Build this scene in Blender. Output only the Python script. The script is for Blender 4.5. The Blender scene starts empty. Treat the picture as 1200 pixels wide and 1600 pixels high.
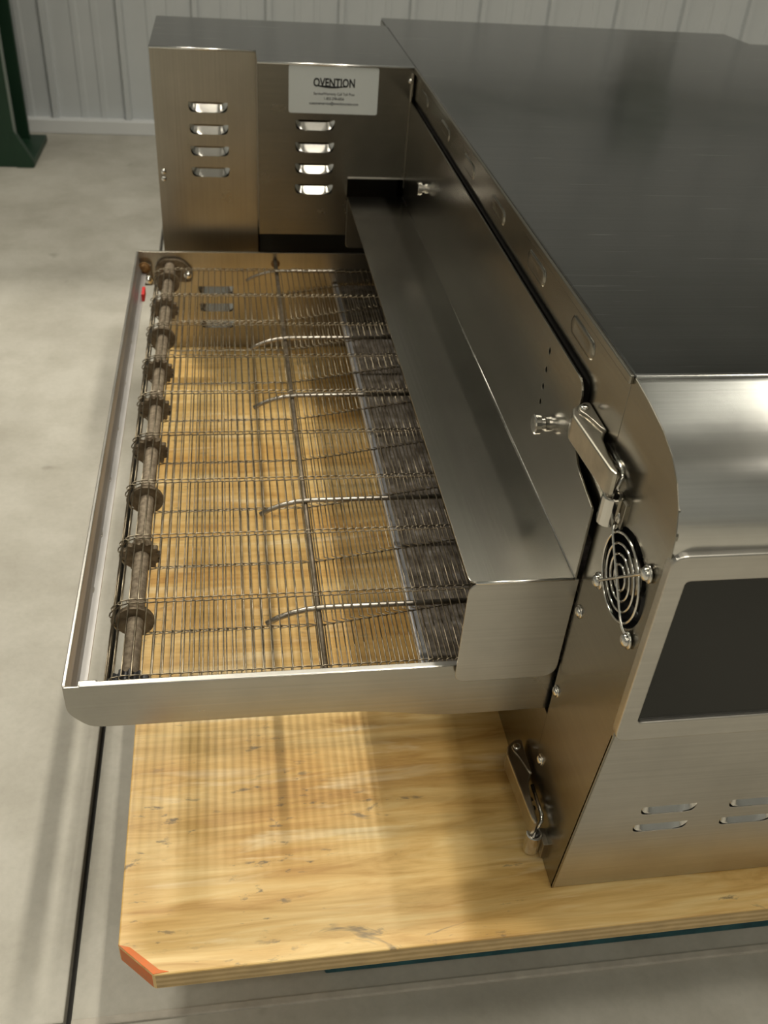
import bpy, bmesh, math, random
from mathutils import Matrix, Vector
from mathutils.geometry import tessellate_polygon

random.seed(7)
scene = bpy.context.scene
COL = scene.collection
PI = math.pi

# ------------------------------------------------------------------ camera
def cam_matrix(pitch, yaw, roll, loc):
    return (Matrix.Translation(loc) @ Matrix.Rotation(yaw, 4, 'Z')
            @ Matrix.Rotation(PI / 2 + pitch, 4, 'X') @ Matrix.Rotation(roll, 4, 'Z'))

cd = bpy.data.cameras.new('camera')
cam = bpy.data.objects.new('camera', cd)
COL.objects.link(cam)
cam.matrix_world = cam_matrix(-0.6472, -0.1901, 0.0824, (0.1162, -0.4280, 0.7468))
cd.sensor_fit = 'VERTICAL'
cd.sensor_height = 36.0
cd.lens = 1465.6 / 1600 * 36.0
cd.clip_start = 0.01
cd.dof.use_dof = True
cd.dof.focus_distance = 0.62
cd.dof.aperture_fstop = 13.0
scene.camera = cam

# ------------------------------------------------------------------ world, lamps, exposure
world = bpy.data.worlds.new('world')
scene.world = world
world.use_nodes = True
world.node_tree.nodes['Background'].inputs[0].default_value = (0.80, 0.85, 0.82, 1)
world.node_tree.nodes['Background'].inputs[1].default_value = 0.02

def area_lamp(name, loc, target, sx, sy, power, color):
    ld = bpy.data.lights.new(name, 'AREA')
    ld.shape = 'RECTANGLE'; ld.size = sx; ld.size_y = sy
    ld.energy = power; ld.color = color
    o = bpy.data.objects.new(name, ld); COL.objects.link(o)
    o.location = loc
    d = Vector(target) - Vector(loc)
    o.rotation_euler = d.to_track_quat('-Z', 'Y').to_euler()
    return o

WARM = (1.0, 0.93, 0.79)
area_lamp('tube_lamp', (0.98, 0.75, 4.3), (0.98, 0.75, 0), 0.12, 2.4, 118, WARM)
area_lamp('wall_lamp', (-0.75, 1.95, 3.3), (-0.75, 1.75, 0), 0.60, 0.14, 78, WARM)
for lx, ly in ((-2.6, -0.6), (-0.2, -2.2), (2.2, -2.2), (-2.4, -4.4), (0.6, -4.4), (3.6, -4.4)):
    area_lamp('strip_lamp', (lx, ly, 4.4), (lx, ly, 0), 1.4, 0.35, 19, WARM)

vs = scene.view_settings
vs.view_transform = 'Standard'
vs.look = 'None'
vs.gamma = 1.0
vs.use_curve_mapping = False
vs.exposure = -0.05

# ------------------------------------------------------------------ materials
def new_mat(name):
    m = bpy.data.materials.new(name); m.use_nodes = True
    nt = m.node_tree
    return m, nt, nt.nodes['Principled BSDF']

def node(nt, kind, **kw):
    n = nt.nodes.new(kind)
    for k, v in kw.items():
        if k in n.inputs: n.inputs[k].default_value = v
        else: setattr(n, k, v)
    return n

def ramp(nt, src, stops):
    r = nt.nodes.new('ShaderNodeValToRGB')
    el = r.color_ramp.elements
    while len(el) < len(stops): el.new(0.5)
    for e, (p, c) in zip(el, stops):
        e.position = p
        e.color = c if len(c) == 4 else (*c, 1)
    nt.links.new(src, r.inputs[0])
    return r.outputs[0]

def coords(nt, scale=(1, 1, 1), loc=(0, 0, 0)):
    tc = nt.nodes.new('ShaderNodeTexCoord')
    mp = nt.nodes.new('ShaderNodeMapping')
    mp.inputs['Scale'].default_value = scale
    mp.inputs['Location'].default_value = loc
    nt.links.new(tc.outputs['Object'], mp.inputs[0])
    return mp.outputs[0]

def noise(nt, vec, scale, detail=4, rough=0.55, dist=0.0):
    n = node(nt, 'ShaderNodeTexNoise', Scale=scale, Detail=detail, Roughness=rough, Distortion=dist)
    nt.links.new(vec, n.inputs['Vector'])
    return n.outputs['Fac']

def mixc(nt, fac, a, b, mode='MIX'):
    m = nt.nodes.new('ShaderNodeMix'); m.data_type = 'RGBA'; m.blend_type = mode
    for sock, v in ((m.inputs[0], fac), (m.inputs[6], a), (m.inputs[7], b)):
        if hasattr(v, 'is_output'): nt.links.new(v, sock)
        elif isinstance(v, (int, float)): sock.default_value = v
        else: sock.default_value = v if len(v) == 4 else (*v, 1)
    return m.outputs[2]

def bump(nt, b, h, strength, dist):
    n = node(nt, 'ShaderNodeBump', Strength=strength, Distance=dist)
    nt.links.new(h, n.inputs['Height'])
    nt.links.new(n.outputs[0], b.inputs['Normal'])

def steel(name, color=(0.60, 0.58, 0.53), rough=0.30, brush=(600, 4, 600), var=0.08, bstr=0.05, smear=0.25, scratch=0.0):
    m, nt, b = new_mat(name)
    b.inputs['Metallic'].default_value = 1.0
    lines = noise(nt, coords(nt, brush), 1.0, 2, 0.5)
    blot = noise(nt, coords(nt), 14, 4, 0.6)
    r = nt.nodes.new('ShaderNodeMapRange')
    r.inputs['To Min'].default_value = rough - var; r.inputs['To Max'].default_value = rough + var
    nt.links.new(blot, r.inputs[0])
    nt.links.new(r.outputs[0], b.inputs['Roughness'])
    c0 = tuple(x * (1 - smear * 0.5) for x in color)
    c1 = tuple(min(1, x * (1 + smear * 0.35)) for x in color)
    base = ramp(nt, blot, [(0.25, c0), (0.75, c1)])
    fine = ramp(nt, lines, [(0.3, (0.86, 0.86, 0.86)), (0.7, (1, 1, 1))])
    base = mixc(nt, 0.7, base, fine, 'MULTIPLY')
    if scratch:
        tcs = nt.nodes.new('ShaderNodeTexCoord'); mps = nt.nodes.new('ShaderNodeMapping')
        mps.inputs['Rotation'].default_value = (0, 0, 0.33); mps.inputs['Scale'].default_value = (13, 330, 9)
        nt.links.new(tcs.outputs['Object'], mps.inputs[0])
        sc = noise(nt, mps.outputs[0], 1.0, 3, 0.5, 0.3)
        sm = ramp(nt, sc, [(0.685, (0, 0, 0)), (0.74, (0.6, 0.6, 0.6))])
        base = mixc(nt, sm, base, (0.75, 0.75, 0.75))
    nt.links.new(base, b.inputs['Base Color'])
    bump(nt, b, lines, bstr, 0.0005)
    return m

def plain(name, color, rough=0.5, metal=0.0, spec=0.5, nscale=0, ncol=None, nb=0.0):
    m, nt, b = new_mat(name)
    b.inputs['Roughness'].default_value = rough
    b.inputs['Metallic'].default_value = metal
    b.inputs['Specular IOR Level'].default_value = spec
    if nscale:
        n = noise(nt, coords(nt), nscale, 5, 0.6)
        c = ramp(nt, n, [(0.35, color), (0.68, ncol)])
        nt.links.new(c, b.inputs['Base Color'])
        if nb: bump(nt, b, n, nb, 0.0006)
    else:
        b.inputs['Base Color'].default_value = (*color, 1)
    return m

M = {}
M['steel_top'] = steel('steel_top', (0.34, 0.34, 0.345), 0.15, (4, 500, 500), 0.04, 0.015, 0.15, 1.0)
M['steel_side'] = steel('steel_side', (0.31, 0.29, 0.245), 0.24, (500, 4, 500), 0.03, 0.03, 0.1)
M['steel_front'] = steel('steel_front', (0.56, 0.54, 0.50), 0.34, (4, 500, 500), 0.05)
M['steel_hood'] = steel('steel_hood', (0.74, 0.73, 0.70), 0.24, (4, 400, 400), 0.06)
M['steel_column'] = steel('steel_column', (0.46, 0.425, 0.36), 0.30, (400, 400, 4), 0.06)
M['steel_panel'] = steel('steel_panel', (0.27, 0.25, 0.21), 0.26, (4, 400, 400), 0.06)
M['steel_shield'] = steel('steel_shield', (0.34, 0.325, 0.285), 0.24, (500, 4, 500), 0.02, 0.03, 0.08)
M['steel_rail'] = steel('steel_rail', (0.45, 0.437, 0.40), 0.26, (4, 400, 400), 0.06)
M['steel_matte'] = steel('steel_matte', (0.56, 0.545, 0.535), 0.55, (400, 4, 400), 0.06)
M['chrome'] = plain('chrome', (0.72, 0.70, 0.66), 0.12, 1.0)
M['latch_metal'] = plain('latch_metal', (0.42, 0.39, 0.33), 0.28, 1.0, 0.5, 60, (0.55, 0.51, 0.43))
M['wire'] = plain('wire', (0.15, 0.125, 0.085), 0.38, 1.0, 0.5, 90, (0.36, 0.31, 0.23))
M['rod'] = plain('rod', (0.28, 0.25, 0.21), 0.36, 1.0, 0.5, 120, (0.55, 0.51, 0.45))
M['shaft'] = plain('shaft', (0.17, 0.13, 0.09), 0.62, 0.35, 0.4, 220, (0.36, 0.30, 0.22), 0.5)
M['sprocket'] = plain('sprocket', (0.085, 0.06, 0.035), 0.55, 0.3, 0.4, 140, (0.21, 0.165, 0.11), 0.4)
M['rod_dull'] = plain('rod_dull', (0.11, 0.085, 0.055), 0.5, 0.7, 0.5, 120, (0.24, 0.20, 0.15))
M['galvanised'] = plain('galvanised', (0.42, 0.43, 0.46), 0.4, 0.6, 0.5, 80, (0.55, 0.56, 0.60))
M['black'] = plain('black', (0.012, 0.012, 0.013), 0.45)
M['dark_inside'] = plain('dark_inside', (0.03, 0.028, 0.024), 0.7, 0.2)
M['rust'] = plain('rust', (0.10, 0.045, 0.015), 0.75, 0.2, 0.3, 200, (0.28, 0.16, 0.06), 0.5)
M['red'] = plain('red', (0.55, 0.02, 0.02), 0.5)
M['glass'] = plain('glass', (0.014, 0.015, 0.013), 0.22, 0.0, 0.35)
M['label_white'] = plain('label_white', (0.62, 0.66, 0.66), 0.45)
M['ink'] = plain('ink', (0.015, 0.017, 0.02), 0.5)
M['ink_grey'] = plain('ink_grey', (0.12, 0.13, 0.14), 0.5)
M['teal'] = plain('teal', (0.015, 0.07, 0.09), 0.6, 0, 0.4, 60, (0.03, 0.13, 0.15))
M['orange'] = plain('orange', (0.75, 0.17, 0.03), 0.6, 0, 0.4, 90, (0.55, 0.20, 0.07), 0.4)
M['wall'] = plain('wall', (0.54, 0.57, 0.585), 0.45, 0, 0.4, 3, (0.61, 0.635, 0.65))
M['wall_trim'] = plain('wall_trim', (0.72, 0.74, 0.75), 0.5)
M['green'] = plain('green', (0.008, 0.032, 0.016), 0.45, 0, 0.4, 8, (0.012, 0.042, 0.021))
M['grey_edge'] = plain('grey_edge', (0.16, 0.19, 0.17), 0.5)
M['ceiling'] = plain('ceiling', (0.62, 0.62, 0.60), 0.7)
M['sealant'] = plain('sealant', (0.42, 0.39, 0.34), 0.8, 0, 0.2, 60, (0.52, 0.49, 0.43))

def concrete():
    m, nt, b = new_mat('concrete')
    v = coords(nt)
    big = noise(nt, v, 2.2, 5, 0.6, 0.4)
    mid = noise(nt, v, 11, 6, 0.65)
    fine = noise(nt, v, 160, 3, 0.6)
    c = ramp(nt, big, [(0.30, (0.37, 0.352, 0.305)), (0.72, (0.55, 0.535, 0.48))])
    c2 = ramp(nt, mid, [(0.30, (0.80, 0.79, 0.76)), (0.60, (1, 1, 1))])
    c = mixc(nt, 0.85, c, c2, 'MULTIPLY')
    spots = ramp(nt, noise(nt, coords(nt, (1, 1, 1), (5, 2, 0)), 19, 3, 0.5), [(0.70, (0, 0, 0)), (0.80, (0.6, 0.6, 0.6))])
    c = mixc(nt, spots, c, (0.19, 0.175, 0.14))
    grit = ramp(nt, fine, [(0.3, (0.9, 0.9, 0.9)), (0.6, (1, 1, 1))])
    c = mixc(nt, 0.6, c, grit, 'MULTIPLY')
    nt.links.new(c, b.inputs['Base Color'])
    b.inputs['Roughness'].default_value = 0.62
    b.inputs['Specular IOR Level'].default_value = 0.35
    bump(nt, b, fine, 0.25, 0.0006)
    return m
M['concrete'] = concrete()

def plywood():
    m, nt, b = new_mat('plywood')
    v = coords(nt, (1.0, 9.0, 1.0))
    warp = noise(nt, coords(nt, (2.0, 4.0, 1)), 2.0, 3, 0.5, 0.6)
    grain = noise(nt, v, 7.0, 6, 0.62, 1.2)
    fine = noise(nt, coords(nt, (12, 320, 12)), 1.0, 3, 0.6)
    c = ramp(nt, grain, [(0.28, (0.50, 0.285, 0.075)), (0.48, (0.71, 0.475, 0.175)), (0.68, (0.81, 0.61, 0.28))])
    tone = ramp(nt, warp, [(0.36, (0.80, 0.66, 0.42)), (0.58, (1.0, 1.0, 1.0))])
    c = mixc(nt, 0.8, c, tone, 'MULTIPLY')
    f = ramp(nt, fine, [(0.3, (0.84, 0.80, 0.72)), (0.6, (1, 1, 1))])
    c = mixc(nt, 0.7, c, f, 'MULTIPLY')
    # scuffs and pencil-dark streaks
    sc = noise(nt, coords(nt, (16, 46, 10), (1.3, 0.2, 0)), 1.0, 5, 0.7, 0.8)
    sm = ramp(nt, sc, [(0.635, (0, 0, 0)), (0.70, (0.75, 0.75, 0.75))])
    c = mixc(nt, sm, c, (0.16, 0.125, 0.08))
    pale = ramp(nt, noise(nt, coords(nt, (3.0, 26.0, 3), (0.4, 0.7, 0)), 2.2, 4, 0.6, 0.5), [(0.56, (0, 0, 0)), (0.68, (0.55, 0.55, 0.55))])
    c = mixc(nt, pale, c, (0.86, 0.72, 0.44))
    fl = noise(nt, coords(nt, (60, 170, 30), (0.1, 0.9, 0)), 1.0, 4, 0.6)
    zone = noise(nt, coords(nt, (9, 13, 5), (2.0, 0.35, 0)), 1.0, 3, 0.6)
    flm = mixc(nt, 1.0, ramp(nt, fl, [(0.60, (0, 0, 0)), (0.68, (1, 1, 1))]), ramp(nt, zone, [(0.52, (0, 0, 0)), (0.62, (0.8, 0.8, 0.8))]), 'MULTIPLY')
    c = mixc(nt, flm, c, (0.13, 0.105, 0.07))
    nt.links.new(c, b.inputs['Base Color'])
    b.inputs['Roughness'].default_value = 0.42
    bump(nt, b, fine, 0.15, 0.0006)
    return m
M['plywood'] = plywood()

def ply_edge():
    m, nt, b = new_mat('ply_edge')
    tc = nt.nodes.new('ShaderNodeTexCoord')
    w = node(nt, 'ShaderNodeTexWave', Scale=52.0, Distortion=1.2, bands_direction='Z')
    nt.links.new(tc.outputs['Object'], w.inputs[0])
    c = ramp(nt, w.outputs[1], [(0.35, (0.50, 0.35, 0.16)), (0.65, (0.64, 0.47, 0.25))])
    n = noise(nt, tc.outputs['Object'], 70, 4)
    c = mixc(nt, 0.5, c, ramp(nt, n, [(0.3, (0.6, 0.6, 0.6)), (0.7, (1, 1, 1))]), 'MULTIPLY')
    nt.links.new(c, b.inputs['Base Color'])
    b.inputs['Roughness'].default_value = 0.8
    return m
M['ply_edge'] = ply_edge()

def burnt_pan():
    m, nt, b = new_mat('burnt_pan')
    n = noise(nt, coords(nt), 90, 5, 0.65)
    c = ramp(nt, n, [(0.35, (0.10, 0.08, 0.06)), (0.58, (0.26, 0.23, 0.20)), (0.72, (0.45, 0.43, 0.42))])
    nt.links.new(c, b.inputs['Base Color'])
    b.inputs['Roughness'].default_value = 0.5
    b.inputs['Metallic'].default_value = 0.5
    return m
M['burnt_pan'] = burnt_pan()

# ------------------------------------------------------------------ mesh helpers
def mesh_obj(name, verts, faces, mat, parent=None, smooth=False, loc=None):
    me = bpy.data.meshes.new(name)
    me.from_pydata([tuple(v) for v in verts], [], faces)
    bm = bmesh.new(); bm.from_mesh(me)
    bmesh.ops.remove_doubles(bm, verts=bm.verts, dist=1e-7)
    bmesh.ops.recalc_face_normals(bm, faces=bm.faces)
    bm.to_mesh(me); bm.free()
    if smooth: me.polygons.foreach_set('use_smooth', [True] * len(me.polygons))
    for m in (mat if isinstance(mat, (list, tuple)) else [mat]): me.materials.append(M[m])
    o = bpy.data.objects.new(name, me)
    COL.objects.link(o)
    if parent: o.parent = parent
    if loc: o.location = loc
    return o

def box_vf(x0, x1, y0, y1, z0, z1):
    v = [(x, y, z) for x in (x0, x1) for y in (y0, y1) for z in (z0, z1)]
    f = [(0, 1, 3, 2), (4, 6, 7, 5), (0, 4, 5, 1), (2, 3, 7, 6), (0, 2, 6, 4), (1, 5, 7, 3)]
    return v, f

def box(name, x0, x1, y0, y1, z0, z1, mat, parent=None, bev=0.0):
    v, f = box_vf(x0, x1, y0, y1, z0, z1)
    o = mesh_obj(name, v, f, mat, parent)
    if bev: bevel(o, bev)
    return o

def bevel(o, w, seg=2):
    bm = bmesh.new(); bm.from_mesh(o.data)
    es = [e for e in bm.edges if len(e.link_faces) == 2 and e.calc_face_angle(0) > 0.5]
    bmesh.ops.bevel(bm, geom=es, offset=w, segments=seg, affect='EDGES', profile=0.5)
    bm.to_mesh(o.data); bm.free()

def axes(plane):
    # plane -> function (u, v, depth) to xyz
    return {'x': lambda u, v, d: (d, u, v), 'y': lambda u, v, d: (u, d, v), 'z': lambda u, v, d: (u, v, d)}[plane]

def plate_vf(plane, outline, d0, d1, holes=()):
    """flat sheet with holes; outline in (u,v), extruded from depth d0 to d1"""
    P = axes(plane)
    loops = [list(outline)] + [list(h) for h in holes]
    tris = tessellate_polygon([[Vector((u, v, 0)) for u, v in lp] for lp in loops])
    pts = [p for lp in loops for p in lp]
    n = len(pts)
    V = [P(u, v, d0) for u, v in pts] + [P(u, v, d1) for u, v in pts]
    F = [tuple(t) for t in tris] + [tuple(i + n for i in reversed(t)) for t in tris]
    k = 0
    for lp in loops:
        L = len(lp)
        for i in range(L):
            a, b = k + i, k + (i + 1) % L
            F.append((a, b, b + n, a + n))
        k += L
    return V, F

def plate(name, plane, outline, d0, d1, mat, parent=None, holes=(), bev=0.0):
    V, F = plate_vf(plane, outline, d0, d1, holes)
    o = mesh_obj(name, V, F, mat, parent)
    if bev: bevel(o, bev, 2)
    return o

def rounded(pts, radii, seg=6):
    """round polygon corners"""
    out = []
    n = len(pts)
    for i, p in enumerate(pts):
        r = radii[i] if isinstance(radii, (list, tuple)) else radii
        p = Vector(p); a = Vector(pts[i - 1]); b = Vector(pts[(i + 1) % n])
        if r <= 0: out.append(tuple(p)); continue
        da = (a - p); db = (b - p)
        r = min(r, da.length * .49, db.length * .49)
        pa = p + da.normalized() * r; pb = p + db.normalized() * r
        for k in range(seg + 1):
            t = k / seg
            q = pa * (1 - t) ** 2 + p * 2 * t * (1 - t) + pb * t * t
            out.append(tuple(q))
    return out

def rrect(u0, u1, v0, v1, r, seg=6):
    return rounded([(u0, v0), (u1, v0), (u1, v1), (u0, v1)], r, seg)

def tube_vf(path, r, n=8, closed=False, cap=True):
    V, F = [], []
    pts = [Vector(p) for p in path]
    m = len(pts)
    prev = None
    for i, p in enumerate(pts):
        if closed: t = pts[(i + 1) % m] - pts[i - 1]
        else: t = pts[min(i + 1, m - 1)] - pts[max(i - 1, 0)]
        t.normalize()
        if prev is None:
            ref = Vector((0, 0, 1)) if abs(t.z) < 0.9 else Vector((1, 0, 0))
            nrm = (ref - t * ref.dot(t)).normalized()
        else:
            nrm = (prev - t * prev.dot(t)).normalized()
        prev = nrm
        bn = t.cross(nrm)
        rr = r[i] if isinstance(r, (list, tuple)) else r
        for k in range(n):
            a = 2 * PI * k / n
            V.append(p + nrm * (math.cos(a) * rr) + bn * (math.sin(a) * rr))
    for i in range(m if closed else m - 1):
        for k in range(n):
            a = i * n + k; b = i * n + (k + 1) % n
            c = ((i + 1) % m) * n
            F.append((a, b, c + (k + 1) % n, c + k))
    if cap and not closed:
        F.append(tuple(range(n))); F.append(tuple((m - 1) * n + k for k in range(n)))
    return V, F

def tube(name, path, r, mat, parent=None, n=8, closed=False):
    V, F = tube_vf(path, r, n, closed)
    return mesh_obj(name, V, F, mat, parent, smooth=True)

def join_vf(parts):
    V, F = [], []
    for v, f in parts:
        k = len(V)
        V += list(v); F += [tuple(i + k for i in t) for t in f]
    return V, F

def lathe_vf(profile, axis, base, n=16, caps=(True, True)):
    """profile = [(radius, height)] revolved about axis ('x','-x','y','-y','z') from base"""
    ax = {'x': Vector((1, 0, 0)), '-x': Vector((-1, 0, 0)), 'y': Vector((0, 1, 0)), '-y': Vector((0, -1, 0)),
          'z': Vector((0, 0, 1))}[axis]
    u = Vector((0, 0, 1)) if axis != 'z' else Vector((1, 0, 0))
    w = ax.cross(u)
    V, F = [], []
    for r, h in profile:
        for k in range(n):
            a = 2 * PI * k / n
            V.append(Vector(base) + ax * h + u * (math.cos(a) * r) + w * (math.sin(a) * r))
    m = len(profile)
    for i in range(m - 1):
        for k in range(n):
            F.append((i * n + k, i * n + (k + 1) % n, (i + 1) * n + (k + 1) % n, (i + 1) * n + k))
    if caps[0]: F.append(tuple(range(n)))
    if caps[1]: F.append(tuple((m - 1) * n + k for k in range(n)))
    return V, F

def lathe(name, profile, axis, base, mat, parent=None, n=16, smooth=True, caps=(True, True)):
    V, F = lathe_vf(profile, axis, base, n, caps)
    return mesh_obj(name, V, F, mat, parent, smooth)

def dome(r, h):
    return [(r, 0)] + [(r * math.cos(a), h * (0.35 + 0.65 * math.sin(a))) for a in (0, .35, .7, 1.05, 1.35)] + [(r * 0.08, h)]

def screw(parent, axis, base, r=0.0038, h=0.003, mat='chrome', name='screw', washer=True):
    parts = [lathe_vf(dome(r, h), axis, base, 14)]
    if washer: parts.append(lathe_vf([(r * 1.35, -0.0003), (r * 1.35, 0.0007), (r, 0.0009)], axis, base, 14))
    V, F = join_vf(parts)
    return mesh_obj(name, V, F, mat, parent, smooth=True)

def thing(name, label, cat, loc=(0, 0, 0), group=None):
    o = bpy.data.objects.new(name, None); COL.objects.link(o)
    o.location = loc; o.empty_display_size = 0.05
    o['label'] = label; o['category'] = cat
    if group: o['group'] = group
    return o

def struct(o):
    o['kind'] = 'structure'
    return o

# a louver pressed into a sheet: hole outline and scoop
def louver_outline(u0, u1, v0, v1):
    r = (v1 - v0) * 0.95
    return rounded([(u0, v1), (u0 + 0.001, v0), (u1 - 0.001, v0), (u1, v1)], [0.001, r, r, 0.001], 5)

def louver(parent, plane, u0, u1, v0, v1, d, depth, mat):
    P = axes(plane)
    V, F = [], []
    nu, nv = 14, 6
    for j in range(nv + 1):
        t = j / nv
        v = v0 + (v1 - v0) * t
        inset = (v1 - v0) * 0.95 * (1 - math.sqrt(max(0, 1 - (1 - t) ** 2)))
        for i in range(nu + 1):
            s = i / nu
            u = (u0 + inset) + (u1 - u0 - 2 * inset) * s
            e = min(1.0, min(s, 1 - s) * 5.0)
            e = math.sin(e * PI / 2)
            V.append(P(u, v, d + depth * e * t))
    for j in range(nv):
        for i in range(nu):
            a = j * (nu + 1) + i
            F.append((a, a + 1, a + nu + 2, a + nu + 1))
    return mesh_obj('louver', V, F, mat, parent, smooth=True)

# ------------------------------------------------------------------ room
JX, JY = -0.0257, -0.0762
floor = struct(box('floor', -5, 7, -7, 2.4, -0.12, -0.012, 'dark_inside'))
def slab(x0, x1, y0, y1):
    o = box('floor_slab', x0, x1, y0, y1, -0.02, 0.0, 'concrete', floor, 0.0012)
slab(-5, JX - 0.0028, JY + 0.002, 2.4)
slab(JX + 0.0028, 7, JY + 0.002, 2.4)
slab(-5, JX - 0.0028, -7, JY - 0.002)
slab(JX + 0.0028, 7, -7, JY - 0.002)
box('joint_sealant', JX + 0.003, 7, JY - 0.0035, JY + 0.003, -0.012, 0.0020, 'sealant', floor, 0.0012)

WY = 2.236
wall = struct(box('wall_back', -5, 7, WY + 0.03, WY + 0.12, 0, 4.6, 'wall'))
PITCH = 0.184
X0 = -0.335
def panel_profile():
    p = PITCH
    pr = [(0, 0), (0.004, -0.014), (0.016, -0.014), (0.020, 0)]
    for c in (0.082, 0.132):
        pr += [(c - 0.010, 0), (c - 0.006, -0.0025), (c + 0.006, -0.0025), (c + 0.010, 0)]
    pr += [(p, 0)]
    return pr
pp = panel_profile()
V = []
for x, y in pp: V += [(x, y, 0.03), (x, y, 4.6)]
for x, y in pp: V += [(x, y + 0.004, 0.03), (x, y + 0.004, 4.6)]
n2 = 2 * len(pp)
F = [(2 * i, 2 * i + 2, 2 * i + 3, 2 * i + 1) for i in range(len(pp) - 1)] + \
    [(n2 + 2 * i, n2 + 2 * i + 1, n2 + 2 * i + 3, n2 + 2 * i + 2) for i in range(len(pp) - 1)]
first = mesh_obj('wall_panel', V, F, 'wall', wall, loc=(X0, WY, 0))
for k in range(-24, 40):
    if k == 0: continue
    c = first.copy(); COL.objects.link(c); c.parent = wall
    c.location = (X0 + k * PITCH, WY, 0)
struct(box('trim_1', -5, 7, WY - 0.028, WY + 0.03, 0, 0.034, 'wall_trim', None, 0.002))
t2 = struct(box('trim_2', 0.45, 7, WY - 0.05, WY - 0.019, 0.905, 0.945, 'grey_edge', None, 0.003))
box('outlet_box', 1.18, 1.31, WY - 0.10, WY - 0.019, 0.84, 1.0, 'grey_edge', t2, 0.006)
# unseen slab added above the frame to shade the floor by the wall
struct(box('shade_slab', -5, 7, 1.63, WY - 0.013, 1.78, 1.88, 'grey_edge', None, 0.01))
struct(box('wall_left', -5.1, -5, -7, 2.4, 0, 4.6, 'wall'))
struct(box('wall_right', 7, 7.1, -7, 2.4, 0, 4.6, 'wall'))
struct(box('wall_front', -5, 7, -7.1, -7, 0, 4.6, 'wall'))
struct(box('ceiling', -5, 7, -7, 2.4, 4.6, 4.7, 'ceiling'))

# building column at the back wall (I-section with flared foot)
post = thing('building_column', 'dark green steel building column with flared foot by ribbed wall', 'column', (-0.48, 1.98, 0))
def loc_box(name, x0, x1, y0, y1, z0, z1, mat, par, bev=0.002):
    return box(name, x0, x1, y0, y1, z0, z1, mat, par, bev)
loc_box('front_flange', -0.105, 0.105, -0.055, -0.040, 0.0, 4.58, 'green', post)
loc_box('back_flange', -0.105, 0.105, 0.120, 0.135, 0.0, 4.58, 'green', post)
loc_box('web', -0.006, 0.006, -0.041, 0.121, 0.0, 4.58, 'green', post, 0)
loc_box('edge_strip', 0.1035, 0.109, -0.054, -0.041, 0.05, 4.58, 'grey_edge', post, 0.0005)
plate('foot_gusset', 'y', [(0.10, 0.0), (0.138, 0.0), (0.138, 0.018), (0.104, 0.085), (0.10, 0.085)], -0.058, -0.037, 'green', post)
loc_box('base_plate', -0.15, 0.14, -0.054, 0.16, 0.0, 0.016, 'green', post)

# ------------------------------------------------------------------ pallet
ZP = 0.13
pallet = thing('shipping_pallet', 'plywood topped shipping pallet with orange painted corner under the steel oven', 'pallet', (0.6, 0.4, 0))
pallet_inv = Vector((-0.6, -0.4, 0))
def on(parent, o):
    """keep world position of a mesh built in world coordinates when its parent sits elsewhere"""
    o.parent = parent
    o.matrix_parent_inverse = parent.matrix_world.inverted() if parent.type != 'EMPTY' else Matrix.Translation(-parent.location)
    return o
PLY = [(0.026, -0.0895), (0.050, -0.112), (1.55, -0.104), (1.55, 1.08), (0.018, 1.08)]
V, F = plate_vf('z', PLY, ZP - 0.0185, ZP)
deck = mesh_obj('plywood_deck', V, F, ['plywood', 'ply_edge', 'orange'])
for p in deck.data.polygons:
    if abs(p.normal.z) < 0.5:
        p.material_index = 1
        c = p.center
        if c.x < 0.05 and c.y < -0.09: p.material_index = 2
bevel(deck, 0.0012, 2)
on(pallet, deck)
on(pallet, plate('orange_paint', 'z', [(0.0262, -0.0890), (0.0500, -0.1113), (0.060, -0.1105), (0.0535, -0.1085), (0.034, -0.0915)], ZP - 0.0005, ZP + 0.0003, 'orange'))
for y0, y1 in ((-0.062, 0.03), (0.44, 0.53), (0.97, 1.06)):
    on(pallet, box('stringer', 0.17, 1.50, y0 + 0.003, y1, 0.0, ZP - 0.018, 'teal', None, 0.002))
# ------------------------------------------------------------------ oven
XO = 0.3286
ZT = 0.5095
ZB = ZP + 0.001
XR = 1.30
oven = thing('conveyor_oven', 'large brushed stainless steel conveyor oven standing on the plywood pallet', 'oven', (0.8, 0.45, ZP))
def part(o): return on(oven, o)
def sub(p, o):
    o.parent = p
    o.matrix_parent_inverse = p.matrix_world.inverted() if False else (p.matrix_parent_inverse.inverted() @ Matrix.Identity(4)) @ Matrix.Identity(4)
    return o
# children of a part are built in world coordinates: the part's world matrix is identity, so no inverse is needed
def sub(p, o):
    o.parent = p
    o.matrix_parent_inverse = Matrix.Identity(4)
    return o

# top sheet with folded left edge
top_out = [(XO, -0.006), (XR, -0.006), (XR, 0.926), (0.842, 0.926), (0.833, 0.993), (XO, 0.993)]
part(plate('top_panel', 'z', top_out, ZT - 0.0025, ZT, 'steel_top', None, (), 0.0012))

# curved hood
prof = [(-0.007, 0.5085), (-0.028, 0.5065), (-0.050, 0.5030), (-0.066, 0.4975), (-0.078, 0.4895), (-0.0865, 0.4790), (-0.0915, 0.4665), (-0.0935, 0.4530), (-0.0935, 0.4440)]
def smooth_prof(pr, k=3):
    out = []
    for i in range(len(pr) - 1):
        p0 = Vector(pr[max(i - 1, 0)]); p1 = Vector(pr[i]); p2 = Vector(pr[i + 1]); p3 = Vector(pr[min(i + 2, len(pr) - 1)])
        for j in range(k):
            t = j / k
            out.append(tuple(0.5 * ((2 * p1) + (-p0 + p2) * t + (2 * p0 - 5 * p1 + 4 * p2 - p3) * t * t + (-p0 + 3 * p1 - 3 * p2 + p3) * t ** 3)))
    out.append(pr[-1])
    return out
hp = smooth_prof(prof)
V = []
for y, z in hp: V += [(XO + 0.0005, y, z), (XR, y, z)]
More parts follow.
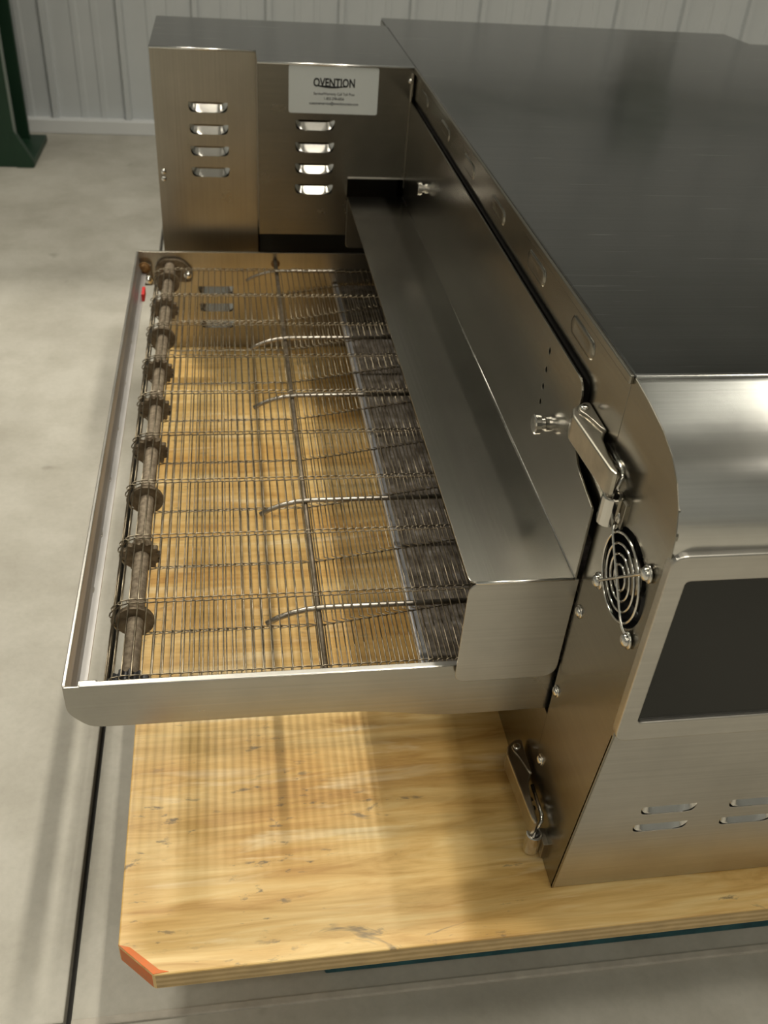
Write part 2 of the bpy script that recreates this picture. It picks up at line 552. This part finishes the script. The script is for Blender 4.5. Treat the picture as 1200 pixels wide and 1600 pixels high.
k = len(V)
for y, z in hp: V += [(XO + 0.0005, y + 0.0012, z - 0.0012), (XR, y + 0.0012, z - 0.0012)]
F = [(2 * i, 2 * i + 1, 2 * i + 3, 2 * i + 2) for i in range(len(hp) - 1)] + [(k + 2 * i, k + 2 * i + 2, k + 2 * i + 3, k + 2 * i + 1) for i in range(len(hp) - 1)]
F += [(2 * i, 2 * i + 2, k + 2 * i + 2, k + 2 * i) for i in range(len(hp) - 1)]
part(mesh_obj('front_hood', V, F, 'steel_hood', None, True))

part(tube('hood_edge_bead', [(XO + 0.0006, -0.0072, 0.5086), (XR, -0.0072, 0.5086)], 0.0011, 'steel_hood'))

# left front side panel (follows the hood profile), hole for the fan
FC = (-0.0545, 0.4072)
side_out = [(-0.0045, ZT - 0.003)] + [(y - 0.0002, z - 0.0002) for y, z in prof] + [(-0.0935, 0.315), (-0.0790, ZB), (-0.045, ZB), (-0.0045, ZB)]
fan_hole = [(FC[0] + 0.0290 * math.cos(2 * PI * i / 36), FC[1] + 0.0290 * math.sin(2 * PI * i / 36)) for i in range(36)]
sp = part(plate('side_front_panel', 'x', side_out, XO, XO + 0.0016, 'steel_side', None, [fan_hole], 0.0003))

# upper side strip with embossed slots, above the heat shield plate
strip_out = rounded([(0.704, ZT - 0.003), (-0.0030, ZT - 0.003), (-0.0030, 0.412), (0.048, 0.430), (0.048, 0.476), (0.704, 0.476)],
                    [0, 0, 0, 0, 0.012, 0])
strip = part(plate('side_strip', 'x', strip_out, XO + 0.0006, XO + 0.0022, 'steel_side', None, (), 0.0003))
for yc in (0.641, 0.523, 0.410, 0.299, 0.183, 0.076):
    # shallow embossed slot
    Vv, Ff = [], []
    rings = [(1.0, 0.0), (0.93, -0.0009), (0.80, -0.0013), (0.5, -0.0010), (0.0, -0.0008)]
    n = 24
    for s, d in rings:
        for i in range(n):
            a = 2 * PI * i / n
            uu = (0.017 if math.cos(a) > 0 else -0.017) * (1 if s > 0 else 0) * (0.4 + 0.6 * s) + 0.006 * s * math.cos(a)
            vv = 0.0065 * s * math.sin(a)
            Vv.append((XO + 0.0008 + d, yc + uu, 0.4905 + vv))
    for j in range(len(rings) - 1):
        for i in range(n):
            Ff.append((j * n + i, j * n + (i + 1) % n, (j + 1) * n + (i + 1) % n, (j + 1) * n + i))
    sub(strip, mesh_obj('embossed_slot', Vv, Ff, 'steel_side', None, True))
# folded lip along the top edge of the side
part(box('edge_lip', XO - 0.0022, XO + 0.0004, -0.006, 0.703, ZT - 0.006, ZT - 0.0005, 'steel_side', None, 0.0008))

# lower side panel under the conveyor and rear side panels
low = part(plate('side_lower_panel', 'x', [(-0.0038, ZB), (0.757, ZB), (0.757, 0.232), (-0.0038, 0.232)], XO + 0.0004, XO + 0.002, 'steel_side'))
part(plate('side_rear_panel', 'x', [(0.940, ZB), (0.993, ZB), (0.993, ZT - 0.003), (0.940, ZT - 0.003)], XO, XO + 0.0016, 'steel_side'))
# interior liner behind the opening
part(box('oven_cavity', 0.47, 0.48, 0.0, 0.94, 0.18, 0.47, 'dark_inside'))
part(box('cavity_roof', XO + 0.003, 0.47, 0.0, 0.94, 0.468, 0.474, 'dark_inside'))
part(box('cavity_floor', XO + 0.003, 0.47, 0.0, 0.94, 0.176, 0.182, 'dark_inside'))
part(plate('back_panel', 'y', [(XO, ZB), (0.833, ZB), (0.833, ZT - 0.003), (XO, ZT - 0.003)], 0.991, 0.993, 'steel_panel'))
part(plate('right_panel', 'x', [(-0.079, ZB), (0.926, ZB), (0.926, ZT - 0.003), (-0.05, ZT - 0.006), (-0.09, 0.46), (-0.09, 0.315)], XR - 0.0016, XR, 'steel_side'))

# fan
fan = part(lathe('fan_housing', [(0.0286, 0.0), (0.0300, 0.0), (0.0300, 0.018), (0.0010, 0.018)], 'x', (XO + 0.0018, FC[0], FC[1]), 'black', None, 36, True, (False, True)))
sub(fan, lathe('fan_hub', [(0.0115, 0.0), (0.0115, -0.003), (0.0105, -0.0045), (0.001, -0.0048)], 'x', (XO + 0.0085, FC[0], FC[1]), 'latch_metal', None, 24))
for i in range(7):
    a0 = 2 * PI * i / 7
    Vv = []
    for j in range(5):
        r = 0.0105 + 0.0168 * j / 4
        for s, dx in ((-0.33, 0.0145), (0.33, 0.0095)):
            a = a0 + s + 0.12 * j
            Vv.append((XO + dx, FC[0] + r * math.cos(a), FC[1] + r * math.sin(a)))
    sub(fan, mesh_obj('fan_blade', Vv, [(2 * j, 2 * j + 1, 2 * j + 3, 2 * j + 2) for j in range(4)], 'black', None, True))
parts = []
gx = XO - 0.0024
for r in (0.0075, 0.0135, 0.0195, 0.0258):
    parts.append(tube_vf([(gx, FC[0] + r * math.cos(2 * PI * i / 40), FC[1] + r * math.sin(2 * PI * i / 40)) for i in range(40)], 0.00085, 6, True))
guard_pts = []
for (a, b) in (((1, 1), (-1, -1)), ((1, -1), (-1, 1))):
    path = []
    for s in [1.0 - 0.1 * i for i in range(21)]:
        q = abs(s)
        dx = -0.0034 if q < 0.76 else -0.0034 + 0.0024 * min(1, (q - 0.76) / 0.2)
        u = a[0] * s if s >= 0 else b[0] * q
        w = a[1] * s if s >= 0 else b[1] * q
        path.append((XO + dx - 0.0008, FC[0] + 0.025 * u, FC[1] + 0.0245 * w))
    parts.append(tube_vf(path, 0.00095, 6))
for a in ((1, 1), (-1, -1), (1, -1), (-1, 1)):
    cy, cz = FC[0] + 0.025 * a[0], FC[1] + 0.0245 * a[1]
    parts.append(tube_vf([(XO - 0.0012, cy + 0.0036 * math.cos(2 * PI * i / 16), cz + 0.0036 * math.sin(2 * PI * i / 16)) for i in range(16)], 0.0009, 6, True))
V, F = join_vf(parts)
guard = part(mesh_obj('fan_guard', V, F, 'chrome', None, True))
for a in ((1, 1), (-1, -1), (1, -1), (-1, 1)):
    sub(guard, screw(None, '-x', (XO - 0.0012, FC[0] + 0.025 * a[0], FC[1] + 0.0245 * a[1]), 0.0040, 0.0042))

# side screws
for y, z in ((-0.0133, 0.342), (-0.0103, 0.2635), (-0.0131, 0.1925), (-0.0095, 0.4165)):
    sub(sp, screw(None, '-x', (XO, y, z), 0.0034, 0.003))

# draw latches
def latch(z, y_off, x_off, mat):
    """horizontal draw latch: handle seen from above, tapering to its front tip"""
    H = 0.0170
    top = [(0.3288, 0.0440), (0.3245, 0.0450), (0.3165, 0.0390), (0.3142, 0.0310), (0.3180, -0.0260), (0.3198, -0.0310),
           (0.3225, -0.0290), (0.3225, -0.0120), (0.3245, 0.0050), (0.3275, 0.0100), (0.3288, 0.0130)]
    top = [(x + x_off, y + y_off) for x, y in top]
    h = part(plate('latch', 'z', rounded(top, 0.002, 3), z - H, z, mat, None, (), 0.0012))
    # raised cover plate with rivet on the upper side
    cov = [(0.3286, 0.0430), (0.3250, 0.0435), (0.3195, 0.0385), (0.3192, 0.0335), (0.3225, 0.0280), (0.3262, 0.0140), (0.3286, 0.0105)]
    sub(h, plate('cover_plate', 'z', rounded([(x + x_off, y + y_off) for x, y in cov], 0.003, 4), z - 0.001, z + 0.0015, mat, None, (), 0.0006))
    sub(h, lathe('rivet', dome(0.0030, 0.0018), 'z', (0.3232 + x_off, 0.0365 + y_off, z + 0.0013), 'chrome'))
    # draw hook, spring and the rolled keeper in front of the handle
    q = z - 0.0095
    p = [(0.3276, 0.004, 0.006), (0.3278, -0.0215, 0.0055), (0.3272, -0.0250, 0.003), (0.3235, -0.0275, -0.006)]
    sub(h, tube('hook', [(x + x_off, y + y_off, q + dz) for x, y, dz in p], 0.0015, 'chrome'))
    for yy in (-0.0060, -0.0135):
        sub(h, lathe('spring_coil', [(0.0012, 0), (0.0034, 0.0008), (0.0036, 0.0030), (0.0012, 0.004)], 'y', (0.3240 + x_off, yy + y_off, q - 0.002), 'chrome'))
    sub(h, lathe('keeper', [(0.0038, 0.010), (0.0038, 0.0182), (0.0044, 0.0186), (0.0055, 0.0186), (0.0060, 0.0180), (0.0060, 0.0), (0.0020, -0.0002)], 'z', (0.3226 + x_off, -0.0285 + y_off, q - 0.0250), 'chrome', None, 14, False))
    sub(h, box('keeper_plate', 0.3270 + x_off, XO + 0.0004, -0.0380 + y_off, -0.0240 + y_off, q - 0.0245, q - 0.0075, mat, None, 0.0004))
    return h
l1 = latch(0.4620, 0.0, 0.0, 'latch_metal')
for y, z in ((-0.0300, 0.4315),):
    sub(l1, screw(None, '-x', (XO, y, z), 0.0036, 0.0036))
l2 = latch(0.1700, -0.0200, -0.0020, 'latch_metal')

# door bezel and window on the front
YF = -0.0935
XB1 = 0.80
bez_out = rrect(XO - 0.0005, XB1, 0.3160, 0.4575, 0.008)
bez_in = rrect(XO + 0.0105, XB1 - 0.012, 0.3315, 0.4405, 0.003)
bez = part(plate('door_bezel', 'y', bez_out, YF - 0.0035, YF + 0.003, 'steel_front', None, [bez_in], 0.0008))
bezl = plate('door_window', 'y', rrect(XO + 0.0095, XB1 - 0.011, 0.3305, 0.4415, 0.002), YF - 0.0012, YF + 0.002, 'glass', None)
sub(bez, bezl)
part(box('front_filler', XO + 0.002, XR, YF + 0.003, YF + 0.006, 0.31, 0.456, 'dark_inside'))
# lower front panel, slightly sloping back, with pressed louvers: built upright then sheared in mesh
lo_pts = [(XO, ZB), (XR, ZB), (XR, 0.3165), (XO, 0.3165)]
lv = []
for xa in (0.3705, 0.4330, 0.4955, 0.5580, 0.6205, 0.6830):
    for zt in (0.2320, 0.2100):
        lv.append((xa, xa + 0.039, zt - 0.0095, zt))
front_low = part(plate('front_lower_panel', 'y', lo_pts, YF, YF + 0.0016, 'steel_front', None, [louver_outline(*q) for q in lv], 0.0002))
def shear(o):
    for v in o.data.vertices:
        v.co.y += 0.0150 * max(0, (0.3165 - v.co.z)) / (0.3165 - ZB)
shear(front_low)
for q in lv:
    l = louver(None, 'y', *q, YF + 0.0004, 0.0064, 'chrome')
    shear(l); sub(front_low, l)
part(box('front_inner', XO + 0.003, XR - 0.003, -0.062, -0.060, ZB + 0.002, 0.31, 'dark_inside'))

part(plate('back_panel', 'y', [(0.842, ZB), (XR, ZB), (XR, ZT - 0.003), (0.842, ZT - 0.003)], 0.923, 0.925, 'steel_panel'))
part(plate('back_step', 'x', [(0.924, ZB), (0.992, ZB), (0.992, ZT - 0.003), (0.924, ZT - 0.003)], 0.834, 0.836, 'steel_panel'))
part(plate('front_end_panel', 'y', rrect(XB1 + 0.002, XR, 0.3165, 0.4560, 0.003), YF - 0.0005, YF + 0.003, 'steel_front'))

# ---- drive cabinet behind the conveyor
XA, XL, YC, YK, YRC = 0.1500, 0.0300, 0.7050, 0.7600, 0.9380
# column face with louvers
cl = [(0.0705, 0.1165, zt - 0.0115, zt) for zt in (0.4505, 0.4253, 0.4000, 0.3748, 0.2445, 0.2195, 0.1950, 0.1710)]
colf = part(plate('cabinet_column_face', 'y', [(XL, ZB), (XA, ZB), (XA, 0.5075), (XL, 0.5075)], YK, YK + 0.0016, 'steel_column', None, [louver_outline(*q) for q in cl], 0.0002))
for q in cl: sub(colf, louver(None, 'y', *q, YK + 0.0004, 0.0053, 'chrome'))
part(plate('cabinet_left_side', 'x', [(YK + 0.0005, ZB), (YRC, ZB), (YRC, 0.5075), (YK + 0.0005, 0.5075)], XL, XL + 0.0016, 'steel_column'))
for z in (0.3690, 0.3605):
    sub(colf, screw(None, '-y', (XL + 0.0065, YK, z), 0.0034, 0.0034, 'chrome', 'screw', False))
# protruding upper panel with the notch over the shield
pl = [(0.1930, 0.2385, zt - 0.0115, zt) for zt in (0.4485, 0.4235, 0.3990, 0.3745)]
pan_out = [(XA, 0.5075), (XO - 0.0008, 0.5075), (XO - 0.0008, 0.3840), (0.2560, 0.3840), (0.2560, 0.3130), (XA, 0.3130)]
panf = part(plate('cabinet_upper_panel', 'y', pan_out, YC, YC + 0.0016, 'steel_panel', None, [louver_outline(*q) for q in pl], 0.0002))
for q in pl: sub(panf, louver(None, 'y', *q, YC + 0.0004, 0.0062, 'chrome'))
sub(panf, box('panel_return', XA, XA + 0.0016, YC + 0.0008, YK + 0.002, 0.3130, 0.5075, 'steel_column'))
sub(panf, box('panel_hem', 0.2560, XO - 0.001, YC - 0.0012, YC + 0.006, 0.3825, 0.3845, 'steel_front', None, 0.0006))
sub(panf, box('corner_bead', XO - 0.0045, XO - 0.0015, YC - 0.003, YC + 0.001, 0.372, 0.5030, 'steel_column', None, 0.001))
sub(panf, screw(None, '-y', (XO - 0.0050, YC - 0.002, 0.4945), 0.0030, 0.0030, 'chrome', 'screw', False))
part(plate('cabinet_lower_panel', 'y', [(XA, ZB), (XO - 0.001, ZB), (XO - 0.001, 0.262), (XA, 0.262)], YK, YK + 0.0016, 'steel_column'))
part(box('cabinet_cavity', XA + 0.002, XO - 0.001, YK + 0.004, YK + 0.008, 0.262, 0.5, 'dark_inside'))
part(box('cabinet_inner', XL + 0.002, XA - 0.0005, YK + 0.013, YK + 0.015, ZB + 0.003, 0.5, 'dark_inside'))
part(box('cabinet_core', XA + 0.002, XO - 0.002, YC + 0.013, YC + 0.015, 0.386, 0.5, 'dark_inside'))
ct = [(XL - 0.0004, YK - 0.0006), (XA, YK - 0.0006), (XA, YC - 0.0008), (XO - 0.0004, YC - 0.0008), (XO - 0.0004, YRC), (XL - 0.0004, YRC)]
ctop = part(plate('cabinet_top', 'z', ct, 0.5066, 0.5092, 'steel_top', None, (), 0.0009))
sub(ctop, tube('hemmed_edge', [(XL, YK - 0.0004, 0.5078), (XA, YK - 0.0004, 0.5078)], 0.0014, 'steel_hood'))
sub(ctop, tube('hemmed_edge', [(XA, YC - 0.0006, 0.5078), (XO - 0.001, YC - 0.0006, 0.5078)], 0.0014, 'steel_hood'))
part(plate('cabinet_back', 'y', [(XL, ZB), (XO, ZB), (XO, 0.507), (XL, 0.507)], YRC - 0.0016, YRC, 'steel_panel'))

# service label
lab = part(plate('service_label', 'y', rrect(0.1850, 0.2870, 0.4560, 0.5066, 0.0028), YC - 0.0009, YC - 0.0001, 'label_white', None, (), 0.0002))
lab['label'] = 'white printed service label'
def text(name, body, size, x, z, mat, par, y, bold=0.0, sx=1.0, shear_=0.0):
    cu = bpy.data.curves.new(name, 'FONT')
    cu.body = body; cu.size = size; cu.align_x = 'CENTER'; cu.align_y = 'CENTER'
    cu.offset = bold; cu.shear = shear_; cu.extrude = 0.00008; cu.resolution_u = 3
    tmp = bpy.data.objects.new(name, cu); COL.objects.link(tmp)
    bpy.context.view_layer.update()
    me = bpy.data.meshes.new_from_object(tmp.evaluated_get(bpy.context.evaluated_depsgraph_get()))
    bpy.data.objects.remove(tmp)
    me.name = name
    me.transform(Matrix.Translation((x, y, z)) @ Matrix.Rotation(PI / 2, 4, 'X') @ Matrix.Diagonal((sx, 1, 1, 1)))
    me.materials.clear(); me.materials.append(M[mat])
    o = bpy.data.objects.new(name, me); COL.objects.link(o)
    return sub(par, o)
ty = YC - 0.00098
text('printed_logo', 'OVENTION', 0.0125, 0.2365, 0.4890, 'ink', lab, ty, 0.00035, 0.74, 0.0)
sw = []
for i in range(13):
    t = i / 12
    sw.append((0.2135 + 0.036 * t, 0.4868 - 0.0026 * math.sin(PI * t * 0.9) - 0.0006))
for i in reversed(range(13)):
    t = i / 12
    sw.append((0.2135 + 0.036 * t, 0.4868 - 0.0026 * math.sin(PI * t * 0.9) + 0.0016 * math.sin(PI * t) + 0.0001))
sub(lab, plate('printed_swoosh', 'y', sw, ty - 0.0001, ty + 0.0001, 'ink'))
text('printed_line', 'Service/Warranty Call Toll Free', 0.0042, 0.2365, 0.4775, 'ink_grey', lab, ty, 0.00006, 0.86)
text('printed_line', '1-855-298-6836', 0.0042, 0.2365, 0.4724, 'ink_grey', lab, ty, 0.00006, 0.86)
text('printed_line', 'customerservice@oventionovens.com', 0.0042, 0.2365, 0.4672, 'ink_grey', lab, ty, 0.00008, 0.86)

# ---- heat shield: back plate, visor, end flaps
XS = 0.2560
ZS = 0.3620
XP = XO - 0.0042
back = rounded([(0.7020, ZS - 0.001), (0.7020, 0.4735), (0.0475, 0.4735), (0.0475, 0.438), (0.030, 0.424), (-0.0035, 0.417), (-0.0035, ZS - 0.001)],
               [0, 0.004, 0.012, 0.004, 0.006, 0.002, 0])
holes = [[(0.1150 + 0.0020 * math.cos(2 * PI * i / 10), z + 0.0024 * math.sin(2 * PI * i / 10)) for i in range(10)] for z in (0.4605, 0.4465, 0.4335, 0.4215)]
shield = part(plate('heat_shield', 'x', back, XP, XP + 0.0014, 'steel_shield', None, holes, 0.0002))
visor = rounded([(XP + 0.001, 0.7015), (XS, 0.7015), (XS, -0.0035), (XP + 0.001, -0.0035)], [0, 0.002, 0.006, 0])
sub(shield, plate('visor', 'z', visor, ZS - 0.0014, ZS, 'steel_shield', None, (), 0.0003))
flap = rounded([(XS, ZS - 0.0005), (XP + 0.003, ZS - 0.0005), (XP + 0.003, 0.2725), (XS, 0.2725)], [0.010, 0, 0.012, 0.008])
sub(shield, plate('end_flap', 'y', flap, -0.0042, -0.0028, 'steel_front', None, (), 0.0004))
sub(shield, plate('end_flap', 'y', rounded([(XS, ZS - 0.0005), (XP + 0.003, ZS - 0.0005), (XP + 0.003, 0.2980), (XS, 0.2980)], [0.006, 0, 0.006, 0.006]), 0.7000, 0.7014, 'steel_shield', None, (), 0.0004))
sub(shield, tube('fold', [(XP + 0.0004, -0.0030, ZS + 0.0002), (XP + 0.0004, 0.7010, ZS + 0.0002)], 0.0011, 'steel_rail'))
sub(shield, tube('front_fold', [(XS + 0.004, -0.0036, ZS - 0.0006), (XP, -0.0036, ZS - 0.0006)], 0.0010, 'steel_hood'))
def thumb(y, z):
    pr = [(0.0050, 0.0), (0.0052, 0.0022), (0.0040, 0.0026), (0.0040, 0.0055), (0.0068, 0.0060), (0.0070, 0.0098), (0.0058, 0.0104), (0.003, 0.0106)]
    return sub(shield, lathe('thumb_screw', pr, '-x', (XP + 0.0002, y, z), 'chrome', None, 20, False))
thumb(0.5640, 0.4190)
thumb(0.0930, 0.4170)

# ------------------------------------------------------------------ conveyor
W = 0.72
conv = thing('belt_conveyor', 'wire mesh belt conveyor in a steel tray jutting out of the oven side', 'conveyor', (0.16, 0.36, 0.23))
def cpart(o): return on(conv, o)
ZR = 0.2840
def rail_outline():
    pts = [(0.0, ZR), (0.0, 0.262), (0.004, 0.2555), (0.013, 0.2455)]
    lower = [(0.030, 0.2450), (0.10, 0.2448), (0.17, 0.2446), (0.20, 0.2432), (0.225, 0.2390), (0.245, 0.2350), (0.265, 0.2340), (0.326, 0.2345)]
    return pts + lower + [(0.40, 0.2345), (0.40, ZR)]
ro = rounded(rail_outline(), [0.001, 0.004, 0.003, 0.010, .01, .01, .01, .01, .01, .01, .01, .01, 0, 0], 3)
fr = cpart(plate('front_rail', 'y', ro, 0.0, 0.0016, 'steel_rail', None, (), 0.0003))
sub(fr, box('top_flange', 0.010, 0.40, 0.0003, 0.0046, ZR - 0.0012, ZR + 0.0004, 'steel_front', None, 0.0005))
sub(fr, box('corner_tab', 0.0085, 0.021, 0.0016, 0.007, ZR - 0.010, ZR - 0.0005, 'steel_front', None, 0.001))
rr = cpart(plate('rear_rail', 'y', rounded([(0.0, ZR), (0.0, 0.240), (0.40, 0.236), (0.40, ZR)], [0.001, 0.003, 0, 0]), W - 0.0016, W, 'steel_column', None, (), 0.0003))
sub(rr, box('top_flange', 0.006, 0.40, W - 0.0045, W - 0.0002, ZR - 0.0012, ZR + 0.0004, 'steel_column', None, 0.0005))
# end rail: outer wall, step and inner tray lip
er = []
sec = [(0.0000, ZR), (0.0000, 0.2620), (0.0030, 0.2570), (0.0095, 0.2570), (0.0095, 0.2585), (0.0044, 0.2590), (0.0034, 0.2640), (0.0013, 0.2680), (0.0013, ZR)]
V, F = plate_vf('y', sec, 0.0016, W - 0.0016)
endr = cpart(mesh_obj('end_rail', V, F, 'steel_matte'))
sub(endr, box('rail_lip', -0.0008, 0.0018, 0.002, W - 0.002, ZR - 0.0016, ZR + 0.0002, 'steel_front', None, 0.0006))
for y in (0.118, 0.185, 0.262, 0.345, 0.43, 0.52):
    sub(endr, box('weld_tack', 0.0036, 0.0050, y, y + 0.006, 0.2580, 0.2600, 'rod', None, 0.0006))
# rear corner bracket and bearing hardware
br = sub(rr, box('corner_bracket', 0.0016, 0.016, W - 0.010, W - 0.0014, 0.2420, 0.2690, 'sprocket', None, 0.0015))
sub(rr, screw(None, '-y', (0.0075, W - 0.0095, 0.2655), 0.0056, 0.004, 'rust', 'bolt'))
sub(rr, screw(None, '-y', (0.0110, W - 0.0095, 0.2500), 0.0042, 0.0052, 'chrome', 'bolt'))
brg = sub(rr, plate('bearing_plate', 'y', rounded([(0.020, 0.246), (0.066, 0.246), (0.066, 0.262), (0.052, 0.2760), (0.030, 0.2760), (0.020, 0.266)], 0.007), W - 0.0080, W - 0.0014, 'sprocket', None, (), 0.0008))
sub(rr, screw(None, '-y', (0.0600, W - 0.0080, 0.2560), 0.0036, 0.0040, 'chrome', 'bolt'))
sub(rr, screw(None, '-y', (0.1700, W - 0.0016, 0.2690), 0.0042, 0.0040, 'rust', 'bolt'))
sub(endr, box('red_tag', 0.0090, 0.0125, 0.628, 0.650, 0.2585, 0.2680, 'red', None, 0.0006))

# drive shaft with sprockets
SX, SZ = 0.0385, 0.2665
rows = [0.0075 + 0.0733 * k for k in range(10)]
shaft = cpart(lathe('drive_shaft', [(0.0062, 0.0), (0.0062, W - 0.006)], 'y', (SX, 0.002, SZ), 'shaft', None, 16))
def gear(y, teeth, R, r, w, mat):
    V, F = [], []
    n = teeth * 4 if teeth else 32
    prof = []
    for i in range(n):
        a = 2 * PI * i / n
        rad = R if (not teeth or i % 4 in (0, 1)) else r
        prof.append((SX + rad * math.cos(a), SZ + rad * math.sin(a)))
    hole = [(SX + 0.0060 * math.cos(2 * PI * i / 16), SZ + 0.0060 * math.sin(2 * PI * i / 16)) for i in range(16)]
    return sub(shaft, plate('sprocket', 'y', prof, y - w / 2, y + w / 2, mat, None, [hole], 0.0004))
for k, y in enumerate(rows):
    if k == 0:
        gear(0.0125, 14, 0.0155, 0.0125, 0.009, 'black')
    elif k % 2 == 0 or k == 5:
        gear(y - 0.003, 14, 0.0147, 0.0126, 0.005, 'sprocket')
    else:
        gear(y - 0.003, 0, 0.0136, 0.0136, 0.004, 'sprocket')
    if k: sub(shaft, lathe('sprocket_collar', [(0.0062, 0), (0.0092, 0.0002), (0.0092, 0.006), (0.0062, 0.0062)], 'y', (SX, y - 0.0005, SZ), 'sprocket', None, 16))

# belt: each wire strand spans the belt and hooks round the next one
P = 0.0066
WR = 0.00056
path = [(0, rows[0] - 0.0045, 0)]
for y in rows:
    path += [(0, y - 0.0017, 0), (P * 0.88, y - 0.0013, 0.0009), (P + 0.0011, y - 0.0006, 0.0004),
             (P + 0.0011, y + 0.0006, -0.0004), (P * 0.88, y + 0.0013, -0.0009), (0, y + 0.0017, 0)]
path.append((0, rows[-1] + 0.0045, 0))
V, F = tube_vf(path, WR, 5)
RB = 0.0162
topz, x_end = SZ + RB, 0.372
L1 = x_end - SX
Larc = PI * RB
def belt_pos(s):
    if s < L1:
        x = x_end - s
        sag = -0.0010 * math.sin(PI * min(1, s / L1))
        return x, topz + sag, PI
    if s < L1 + Larc:
        a = PI / 2 + (s - L1) / RB
        return SX + RB * math.cos(a), SZ + RB * math.sin(a), a + PI / 2
    d = s - L1 - Larc
    x = SX + d
    z = SZ - RB
    sl = 0
    if x > 0.165:
        t = min(x, 0.305) - 0.165
        z += 0.155 * t
        sl = -0.155 if x < 0.305 else 0
    return x, z, sl
belt = cpart(mesh_obj('belt', V, F, 'wire', None, True))
belt_me = belt.data
total = L1 + Larc + L1
ns = int(total / P)
x, z, a = belt_pos(0.0)
# the belt part itself is the first strand; the others are its strand children
for v in belt_me.vertices: pass
base_me = belt_me.copy()
belt.data = base_me
base_me.transform(Matrix.Translation((x, 0, z)) @ Matrix.Rotation(-a, 4, 'Y'))
for i in range(1, ns):
    x, z, a = belt_pos(i * P)
    o = bpy.data.objects.new('wire_strand', belt_me); COL.objects.link(o)
    sub(belt, o)
    j = random.uniform(-0.010, 0.010)
    o.location = (x + random.uniform(-0.0003, 0.0003), 0, z)
    o.rotation_euler = (random.uniform(-0.0008, 0.0008), -a + j, random.uniform(-0.0012, 0.0012))

# belt support rods and cross rod
for y in (0.0700, 0.2005, 0.3725, 0.4950, 0.6740):
    pth = [(0.132, y - 0.001, 0.2655), (0.140, y - 0.0005, 0.2700), (0.150, y, 0.2738), (0.162, y, 0.2768), (0.174, y, 0.2780), (0.40, y, 0.2780)]
    cpart(tube('support_rod', smooth3 if False else pth, 0.0021, 'rod', None, 8))
cpart(tube('cross_rod', [(0.1695, 0.0012, 0.2735), (0.1695, W - 0.0012, 0.2735)], 0.0024, 'rod_dull', None, 8))

# crumb pan inside the tray
V, F = plate_vf('z', [(0.2460, 0.006), (0.42, 0.006), (0.42, W - 0.006), (0.2460, W - 0.006)], 0.2405, 0.2420)
pan = cpart(mesh_obj('crumb_pan', V, F, 'burnt_pan'))
sub(pan, plate('pan_lip', 'y', [(0.2440, 0.2350), (0.2520, 0.2350), (0.2520, 0.2412), (0.2500, 0.2440), (0.2440, 0.2440)], 0.006, W - 0.006, 'galvanised', None, (), 0.0006))

for o in scene.objects:
    if o.type != 'MESH': continue
    k = o.name.split('.')[0]
    lab_ = {'fan_guard': 'chrome wire ring fan guard', 'latch': 'bare metal draw latch', 'door_window': 'dark tinted glass pane',
            'orange_paint': 'orange paint on the cut corner', 'red_tag': 'small red tag', 'thumb_screw': 'bright knurled thumb screw',
            'drive_shaft': 'rusty brown drive shaft', 'crumb_pan': 'burnt speckled crumb pan', 'stringer': 'dark teal painted stringer'}.get(k)
    if lab_: o['label'] = lab_
